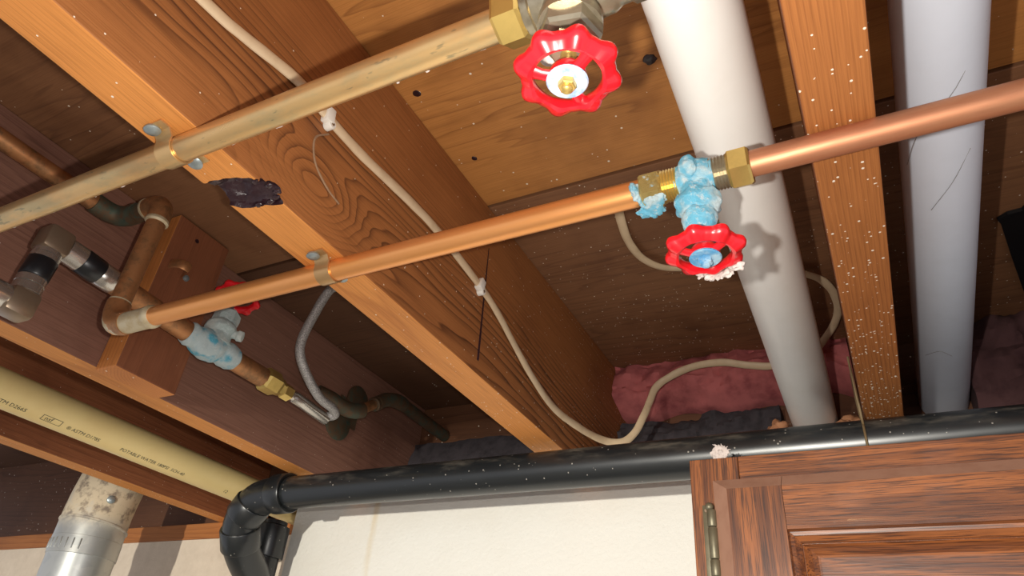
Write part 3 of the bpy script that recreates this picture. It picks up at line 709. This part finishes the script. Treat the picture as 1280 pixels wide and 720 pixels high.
# angle 0 = underside, positive = toward +x
A0 = math.radians(30)
for (txt, y, sz) in (('ASTM D2665', 0.412, 0.0082), ('\u00ae ASTM D1785', 0.515, 0.0078), ('POTABLE WATER 180PSI  SCH-40', 0.600, 0.0080), ('12', 0.800, 0.0085)):
    obj('printed_line', print_on_pipe(txt, y, sz, A0), m_ink, yp, smooth=False)
lg = NB()
def ink_patch(bm, y0, y1, u0, u1):
    n = 4; rows = []
    for i in range(n + 1):
        a = A0 + (u0 + (u1 - u0) * i / n) / RY
        rows.append([bm.verts.new((XY + (RY + 0.0003) * math.sin(a), y, ZY - (RY + 0.0003) * math.cos(a))) for y in (y0, y1)])
    for p, q in zip(rows, rows[1:]): bm.faces.new((p[0], p[1], q[1], q[0]))
ink_patch(lg, 0.478, 0.506, -0.001, -0.0004); ink_patch(lg, 0.478, 0.506, 0.0074, 0.0080); ink_patch(lg, 0.478, 0.4788, -0.001, 0.008); ink_patch(lg, 0.5052, 0.506, -0.001, 0.008)
obj('printed_logo', lg, m_ink, yp, smooth=False)
obj('printed_logo', print_on_pipe('nsf', 0.4825, 0.0095, A0 + 0.0006 / RY), m_ink, yp, smooth=False)

# black drain pipe above the cabinet
BY, BZ, RB = 0.782, 0.2900, 0.02415
bp = thing('drain_pipe', 'long black plastic drain pipe along the wall top with elbow at left', 'pipe', (-0.2, BY, BZ - RB))
obj('pipe_body', straight(NB(), (-0.80, BY, BZ), (1.3, BY, BZ), RB, 30, 40), m_abs, bp)
pa = [Vector(p) for p in ((-0.806, BY, BZ), (-0.836, BY, BZ - 0.001))]
bend = spline([(-0.800, BY, BZ), (-0.835, BY, BZ - 0.001), (-0.868, BY + 0.001, BZ - 0.008), (-0.893, BY + 0.006, BZ - 0.030), (-0.905, BY + 0.020, BZ - 0.058), (-0.914, BY + 0.048, BZ - 0.080), (-0.926, BY + 0.085, BZ - 0.100), (-0.938, BY + 0.112, BZ - 0.125)], 6)
obj('elbow', tube(NB(), bend, [0.0268] * len(bend), 36), m_abs, bp)
def hub(i0, i1, r):
    a, b = bend[i0], bend[i1]; d = b - a; L = d.length
    obj('hub_ring', lathe(NB(), a, d, [(0, r * 0.97), (L * 0.05, r), (L * 0.95, r), (L, r * 0.97)], 36), m_abs, bp)
hub(0, 5, 0.0300); hub(13, 18, 0.0298); hub(21, 27, 0.0305)
VXp, VYp = -0.948, 0.905
obj('drop_pipe', straight(NB(), (VXp, VYp, -1.59), (VXp, VYp, 0.286), RB, 12, 36), m_abs, bp)
obj('hub_ring', lathe(NB(), (VXp, VYp, 0.225), (0, 0, 1), [(0, 0.029), (0.002, 0.030), (0.052, 0.030), (0.054, 0.026)], 36), m_abs, bp)

# wire hanger looped round the black pipe
wr = []
for i in range(17):
    a = math.radians(-35 + 250 * i / 16)
    wr.append((0.0005, BY - 0.0265 * math.cos(a), BZ - 0.0265 * math.sin(a)))
path = [(-0.0005, 0.741, 0.372), (0.0, 0.750, 0.335)] + wr + [(-0.001, 0.806, 0.345), (-0.001, 0.812, 0.385)]
obj('hanger_wire', tube(NB(), spline(path, 4), 0.0013, 8), m_wire, label='thin brassy wire looped round the black drain pipe at the flecked joist', cat='wire')

# ================================================================== galvanised duct
DX, DY, DR = -1.262, 0.788, 0.0545
du = thing('metal_duct', 'galvanised round metal duct with stained elbow, lower left by the wall', 'duct', (DX, DY, 0.30))
obj('duct_pipe', lathe(NB(), (DX, DY, -1.59), (0, 0, 1), [(0, DR), (1.79, DR), (1.80, DR + 0.001), (1.808, DR + 0.001), (1.81, DR), (1.826, DR)], 48), m_galv, du)
obj('crimp_band', lathe(NB(), (DX, DY, 0.206), (0, 0, 1), [(0, DR), (0.001, DR + 0.002), (0.030, DR + 0.002), (0.032, DR)], 48), m_galv, du)
for k in range(16):
    a = 2 * math.pi * k / 32 + 2.6
    obj('crimp', box(NB(), *(lambda x, y: (x - 0.0011, x + 0.0011, y - 0.0011, y + 0.0011))(DX + (DR + 0.0018) * math.cos(a), DY + (DR + 0.0018) * math.sin(a)), 0.213, 0.230, 0.0004), m_galv, du)
obj('duct_elbow', tube(NB(), [(DX, DY, 0.236), (DX, DY, 0.285), (DX, DY + 0.002, 0.312), (DX, DY + 0.006, 0.345), (DX, DY + 0.012, 0.38), (DX, DY + 0.015, 0.50)], DR + 0.0015, 48), m_galv, du)
obj('seam_ring', lathe(NB(), (DX, DY, 0.258), (0, 0.1, 1), [(0, DR + 0.001), (0.0015, DR + 0.0038), (0.004, DR + 0.0038), (0.0055, DR + 0.001)], 48), m_galv, du)
obj('sheet_screw', lathe(NB(), (DX + 0.051, DY - 0.020, 0.300), (0.93, -0.36, 0.05), [(0, 0.007), (0.004, 0.007), (0.006, 0.004)], 12), m_zinc, du)

# ================================================================== insulation and foam
def batt(x0, x1, z0, z1, y, label, mat, seed, depth=0.02, rag=0.012):
    bm = NB(); nx, nz = 46, 18; g = []
    for i in range(nx + 1):
        row = []
        for j in range(nz + 1):
            x = x0 + (x1 - x0) * i / nx; t = j / nz
            zb = z0 + rag * 2 * noise.noise(Vector((x * 14 + seed, seed, 0)))
            z = zb + (z1 - zb) * t
            p = Vector((x * 22 + seed, z * 26, seed))
            yy = y + depth * noise.noise(p) + depth * 0.6 * noise.noise(p * 2.6) + depth * 0.3 * noise.noise(p * 6) - 0.018 * math.sin(math.pi * min(1, t * 1.0)) + (0.03 * (1 - t * 4) if t < 0.25 else 0)
            row.append(bm.verts.new((x, min(yy, YR - 0.004), z)))
        g.append(row)
    fs = []
    for i in range(nx):
        for j in range(nz): fs.append(bm.faces.new((g[i][j], g[i + 1][j], g[i + 1][j + 1], g[i][j + 1])))
    ext = bmesh.ops.extrude_face_region(bm, geom=fs)
    for v in [e for e in ext['geom'] if isinstance(e, bmesh.types.BMVert)]: v.co.y = YR - 0.001
    return obj('insulation_batt', bm, mat, label=label, cat='insulation', group='insulation at the wall')
batt(-0.3545, 0.002, 0.462, 0.5395, 1.005, 'pink fibreglass insulation stuffed above the wall behind the cream cable', m_pink, 1.0, 0.018)
batt(-0.3545, -0.105, 0.335, 0.446, 1.025, 'dark grey insulation hanging below the pink fibreglass behind the cream cable', m_batt_dark, 4.0, 0.020, 0.008)
batt(-0.1045, 0.002, 0.333, 0.358, 1.020, 'narrow dark insulation strip under the white pipe end', m_batt_dark, 11.0, 0.010, 0.003)
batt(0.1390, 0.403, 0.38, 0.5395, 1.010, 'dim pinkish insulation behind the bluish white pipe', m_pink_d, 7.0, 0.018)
batt(-0.775, -0.398, 0.33, 0.46, 1.045, 'dark insulation at the end of the dim joist bay', m_batt_dark, 9.0, 0.008)
fo = NB()
for k in range(11):
    a = math.radians(200 + 14 * k); rr = 0.0445 + 0.002 * math.sin(k * 1.9)
    lump(fo, (-0.0588 + rr * math.cos(a) * 1.1, 0.972 + 0.006 * math.sin(k * 2.1), 0.4076 + rr * math.sin(a)), (0.013, 0.013, 0.0105), 0.45, 110, 3, k)
obj('spray_foam', fo, m_foam, label='orange-brown foam lump where the white pipe meets the wall', cat='foam')
fo = NB(); lump(fo, (-1.120, 1.0, 0.332), (0.045, 0.02, 0.016), 0.35, 60, 4, 3)
obj('spray_foam', fo, m_foam, label='small pinkish foam lump above the sill beside the metal duct', cat='foam')
bs = NB()  # black patch added in place of a dark opening in the plywood
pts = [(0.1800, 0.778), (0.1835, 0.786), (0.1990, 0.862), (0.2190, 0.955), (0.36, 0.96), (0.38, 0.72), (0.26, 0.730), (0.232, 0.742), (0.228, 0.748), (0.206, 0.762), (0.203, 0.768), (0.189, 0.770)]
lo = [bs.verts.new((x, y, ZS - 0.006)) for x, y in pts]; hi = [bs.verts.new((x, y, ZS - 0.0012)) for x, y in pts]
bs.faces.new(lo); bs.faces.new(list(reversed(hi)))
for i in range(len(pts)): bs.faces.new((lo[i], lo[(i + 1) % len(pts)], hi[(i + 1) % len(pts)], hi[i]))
obj('opening_patch', bs, m_black, smooth=False, label='ragged black patch for a dark opening in the plywood at far right', cat='opening')

# ================================================================== cream cable with clips
XC = -0.3517
cab = [(XC, -0.15, 0.398), (XC, 0.0, 0.402), (XC, 0.149, 0.4115), (XC, 0.185, 0.4165), (XC, 0.241, 0.4285), (XC, 0.279, 0.4250), (XC, 0.327, 0.4243), (XC, 0.40, 0.430), (XC, 0.454, 0.4308), (XC, 0.5445, 0.4210), (XC, 0.590, 0.411), (XC, 0.635, 0.394), (XC + 0.001, 0.69, 0.374), (XC + 0.001, 0.756, 0.362),
       (XC + 0.008, 0.83, 0.3625), (-0.332, 0.885, 0.3655), (-0.313, 0.910, 0.3700), (-0.299, 0.925, 0.388), (-0.288, 0.935, 0.416), (-0.281, 0.945, 0.443), (-0.272, 0.950, 0.468), (-0.252, 0.950, 0.482), (-0.215, 0.948, 0.4935), (-0.170, 0.945, 0.493), (-0.130, 0.950, 0.484), (-0.095, 0.955, 0.4810),
       (-0.050, 0.962, 0.4930), (-0.020, 0.958, 0.520), (-0.0035, 0.925, 0.528), (0.0005, 0.885, 0.530), (-0.006, 0.845, 0.530), (-0.022, 0.815, 0.530), (-0.060, 0.785, 0.530), (-0.115, 0.762, 0.531), (-0.160, 0.747, 0.531), (-0.193, 0.733, 0.531), (-0.212, 0.705, 0.531), (-0.2175, 0.665, 0.532), (-0.2145, 0.630, 0.535), (-0.212, 0.612, 0.541), (-0.212, 0.608, 0.552)]
cp = spline(cab, 6)
obj('electrical_cable', tube(NB(), cp, 0.0028, 14, ry=0.0056, up=(1, 0, 0), wob=0.10, wscale=50), m_cable, label='flat cream electrical cable stapled to the knotty joist and looping by the wall', cat='cable')
def clip(y, z, tilt, label):
    c = thing('cable_clip', label, 'cable clip', (XC, y, z), 'white clips on the cream cable')
    bm = NB(); box(bm, -0.3550, -0.3465, -0.0045, 0.0045, -0.0072, 0.0072, 0.0012)
    rot = Matrix.Rotation(tilt, 4, 'X'); bm.transform(Matrix.Translation((0, y, z)) @ rot)
    obj('saddle', bm, m_clip, c)
    bm = NB(); lathe(bm, (-0.3550, y + 0.0045, z - 0.0065), (1, 0, 0), [(0, 0.0042), (0.0065, 0.0042), (0.0075, 0.0036)], 16)
    obj('nail_boss', bm, m_clip, c)
    bm = NB(); lathe(bm, (-0.3476, y + 0.0045, z - 0.0065), (1, 0, 0), [(0, 0.0018), (0.0006, 0.0016)], 12)
    obj('nail', bm, m_steel_d, c)
clip(0.279, 0.4255, 0.1, 'upper white cable clip beside the tarnished pipe')
clip(0.5445, 0.4215, -0.3, 'lower white cable clip below the bright copper pipe')

cw = spline([(-0.3540, 0.287, 0.413), (-0.3545, 0.276, 0.398), (-0.3545, 0.283, 0.378), (-0.3545, 0.302, 0.366), (-0.3545, 0.319, 0.362)], 6)
obj('cobweb_strand', tube(NB(), cw, 0.0009, 6, wob=0.4, wscale=300), m_lint2, label='dusty cobweb strand hanging below the upper cable clip', cat='cobweb')

web = thing('cobweb', 'thin grey cobweb threads clinging to the bluish white pipe', 'cobweb', (0.1, 0.5, 0.41))
for pts in (((0.124, 0.3845), (0.1043, 0.4265), (0.081, 0.472), (0.074, 0.515)), ((0.1164, 0.5004), (0.104, 0.532), (0.0886, 0.568)), ((0.082, 0.862), (0.0953, 0.8406), (0.1075, 0.8549))):
    pth = [(x, y, 0.4428 - math.sqrt(0.0309 ** 2 - (x - (0.0953 + 0.0098 * y)) ** 2)) for x, y in pts]
    obj('strand', tube(NB(), spline(pth, 5), 0.00028, 5, wob=0.5, wscale=200), m_lint3, web)

# ================================================================== wall cabinet
FX0, FX1 = -0.1630, 0.62; FY = 0.680; FZ = 0.2500; CB = -0.45
cb = thing('wall_cabinet', 'dark stained oak wall cabinet with raised panel door under the black pipe', 'cabinet', (0.2, FY, CB))
bm = NB(); box(bm, FX0 + 0.004, FX1, FY + 0.0195, YD - 0.0005, CB, FZ - 0.004); obj('carcass', bm, m_oak_v, cb, smooth=False)
obj('frame_stile', box(NB(), FX0, -0.1158, FY, FY + 0.019, CB, FZ, 0.0008), m_oak_v, cb, smooth=False)
obj('frame_rail', box(NB(), -0.1155, FX1, FY, FY + 0.019, 0.19, FZ, 0.0008), m_oak_h, cb, smooth=False)
obj('frame_rail', box(NB(), -0.1155, FX1, FY, FY + 0.019, CB, CB + 0.05, 0.0008), m_oak_h, cb, smooth=False)
# door: frame-and-panel, outer edge chamfered
DB, DF = FY - 0.001, FY - 0.020          # back and front planes of the door
ox0, ox1, oz1, oz0 = -0.1400, 0.50, 0.2255, CB + 0.03
ix0, ix1, iz1, iz0 = ox0 + 0.0150, ox1 - 0.0150, oz1 - 0.0130, oz0 + 0.013
px0, px1, pz1, pz0 = -0.0765, 0.43, 0.1735, oz0 + 0.055      # opening of the frame
def quadprism(bm, front, back):
    f = [bm.verts.new(p) for p in front]; b = [bm.verts.new(p) for p in back]
    bm.faces.new(f); bm.faces.new(list(reversed(b)))
    for i in range(4): bm.faces.new((f[i], f[(i + 1) % 4], b[(i + 1) % 4], b[i]))
    return bm
def chamfer_board(x0, x1, z0, z1, left=0, right=0, top=0, bottom=0):
    """board with a thin square edge and a sloped chamfer on chosen sides"""
    bm = NB(); ym = DB - 0.005
    B = [(x0, DB, z0), (x1, DB, z0), (x1, DB, z1), (x0, DB, z1)]
    Mi = [(x, ym, z) for x, _, z in B]
    F = [(x0 + left, DF, z0 + bottom), (x1 - right, DF, z0 + bottom), (x1 - right, DF, z1 - top), (x0 + left, DF, z1 - top)]
    rb = [bm.verts.new(p) for p in B]; rm = [bm.verts.new(p) for p in Mi]; rf = [bm.verts.new(p) for p in F]
    bm.faces.new(rb); bm.faces.new(rf)
    for a, b in ((rb, rm), (rm, rf)):
        for i in range(4):
            f = bm.faces.new((a[i], a[(i + 1) % 4], b[(i + 1) % 4], b[i]))
            if a is rm and (bottom, right, top, left)[i]: f.material_index = 1      # chamfer rubbed pale and dusty
    return bm
dr = obj('door', box(NB(), px0 - 0.006, px1 + 0.006, DB - 0.006, DB, pz0 - 0.006, pz1 + 0.006), m_oak_p, cb, smooth=False, label='oak door with raised panel')
obj('door_stile', chamfer_board(ox0, px0, oz0, oz1, left=0.015, top=0.013, bottom=0.013), (m_oak_v, m_oak_worn), dr, smooth=False)
obj('door_stile', chamfer_board(px1, ox1, oz0, oz1, right=0.015, top=0.013, bottom=0.013), (m_oak_v, m_oak_worn), dr, smooth=False)
obj('door_rail', chamfer_board(px0 + 0.0004, px1, pz1, oz1, top=0.013), (m_oak_h, m_oak_worn), dr, smooth=False)
obj('door_rail', chamfer_board(px0 + 0.0004, px1, oz0, pz0, bottom=0.013), (m_oak_h, m_oak_worn), dr, smooth=False)
# rounded sticking round the opening, then the fielded panel
def frame_sweep(prof, name, mat):
    bm = NB(); rings = []
    for (ins, y) in prof:
        rings.append([bm.verts.new(p) for p in ((px0 + ins, y, pz0 + ins), (px1 - ins, y, pz0 + ins), (px1 - ins, y, pz1 - ins), (px0 + ins, y, pz1 - ins))])
    for a, b in zip(rings, rings[1:]):
        for i in range(4): bm.faces.new((a[i], a[(i + 1) % 4], b[(i + 1) % 4], b[i]))
    return bm, rings
bm, rg = frame_sweep([(0.0, DF + 0.001), (0.0015, DF + 0.004), (0.0045, DF + 0.0050), (0.0095, DF + 0.0100), (0.0100, DF + 0.0135)], 'sticking', m_oak_h)
obj('door_moulding', bm, m_oak_h, dr, smooth=False)
bm, rg = frame_sweep([(0.0102, DF + 0.0130), (0.0110, DF + 0.0125), (0.0170, DF + 0.0085), (0.0215, DF + 0.0070), (0.0216, DF + 0.0050), (0.0235, DF + 0.0048)], 'field', m_oak_p)
bm.faces.new(rg[-1]); obj('raised_panel', bm, m_oak_h, dr, smooth=False)
hg = NB(); box(hg, -0.1530, -0.1425, FY - 0.0018, FY, 0.135, 0.2040, 0.0007)
hb = obj('hinge', hg, m_hinge, cb, label='antique brass hinge')
for (z0, z1) in ((0.182, 0.1975), (0.153, 0.1813), (0.138, 0.1523)):
    obj('knuckle', lathe(NB(), (-0.1435, FY - 0.0060, z0), (0, 0, 1), [(0, 0.0040), (0.0008, 0.0045), (z1 - z0 - 0.0008, 0.0045), (z1 - z0, 0.0040)], 20), m_hinge, hb)
for z in (0.2010, 0.1345): obj('finial', lump(NB(), (-0.1435 - (0.002 if z > 0.2 else 0), FY - 0.0050, z), (0.0042, 0.0040, 0.0042), 0.0, 1, 3), m_hinge, hb)
obj('hinge_screw', lathe(NB(), (-0.1490, FY - 0.0018, 0.1985), (0, -1, 0), [(0, 0.0022), (0.0010, 0.0018)], 14), m_steel_d, hb)

lf = NB(); lump(lf, (-0.1330, 0.690, 0.2575), (0.0085, 0.006, 0.0080), 0.45, 220, 4, 3)
for k in range(7):
    a = random.uniform(0, 6.28); b = random.uniform(0.2, 1.2)
    d = Vector((math.cos(a) * math.cos(b), -0.3, math.sin(b))) * 0.013
    tube(lf, [(-0.133, 0.69, 0.2575), Vector((-0.133, 0.69, 0.2575)) + d * 0.7, Vector((-0.134, 0.69, 0.2555)) + d], [0.0012, 0.0006, 0.0003], 6)
obj('lint_tuft', lf, m_lint, label='pale lint tuft on top of the oak cabinet corner', cat='lint')
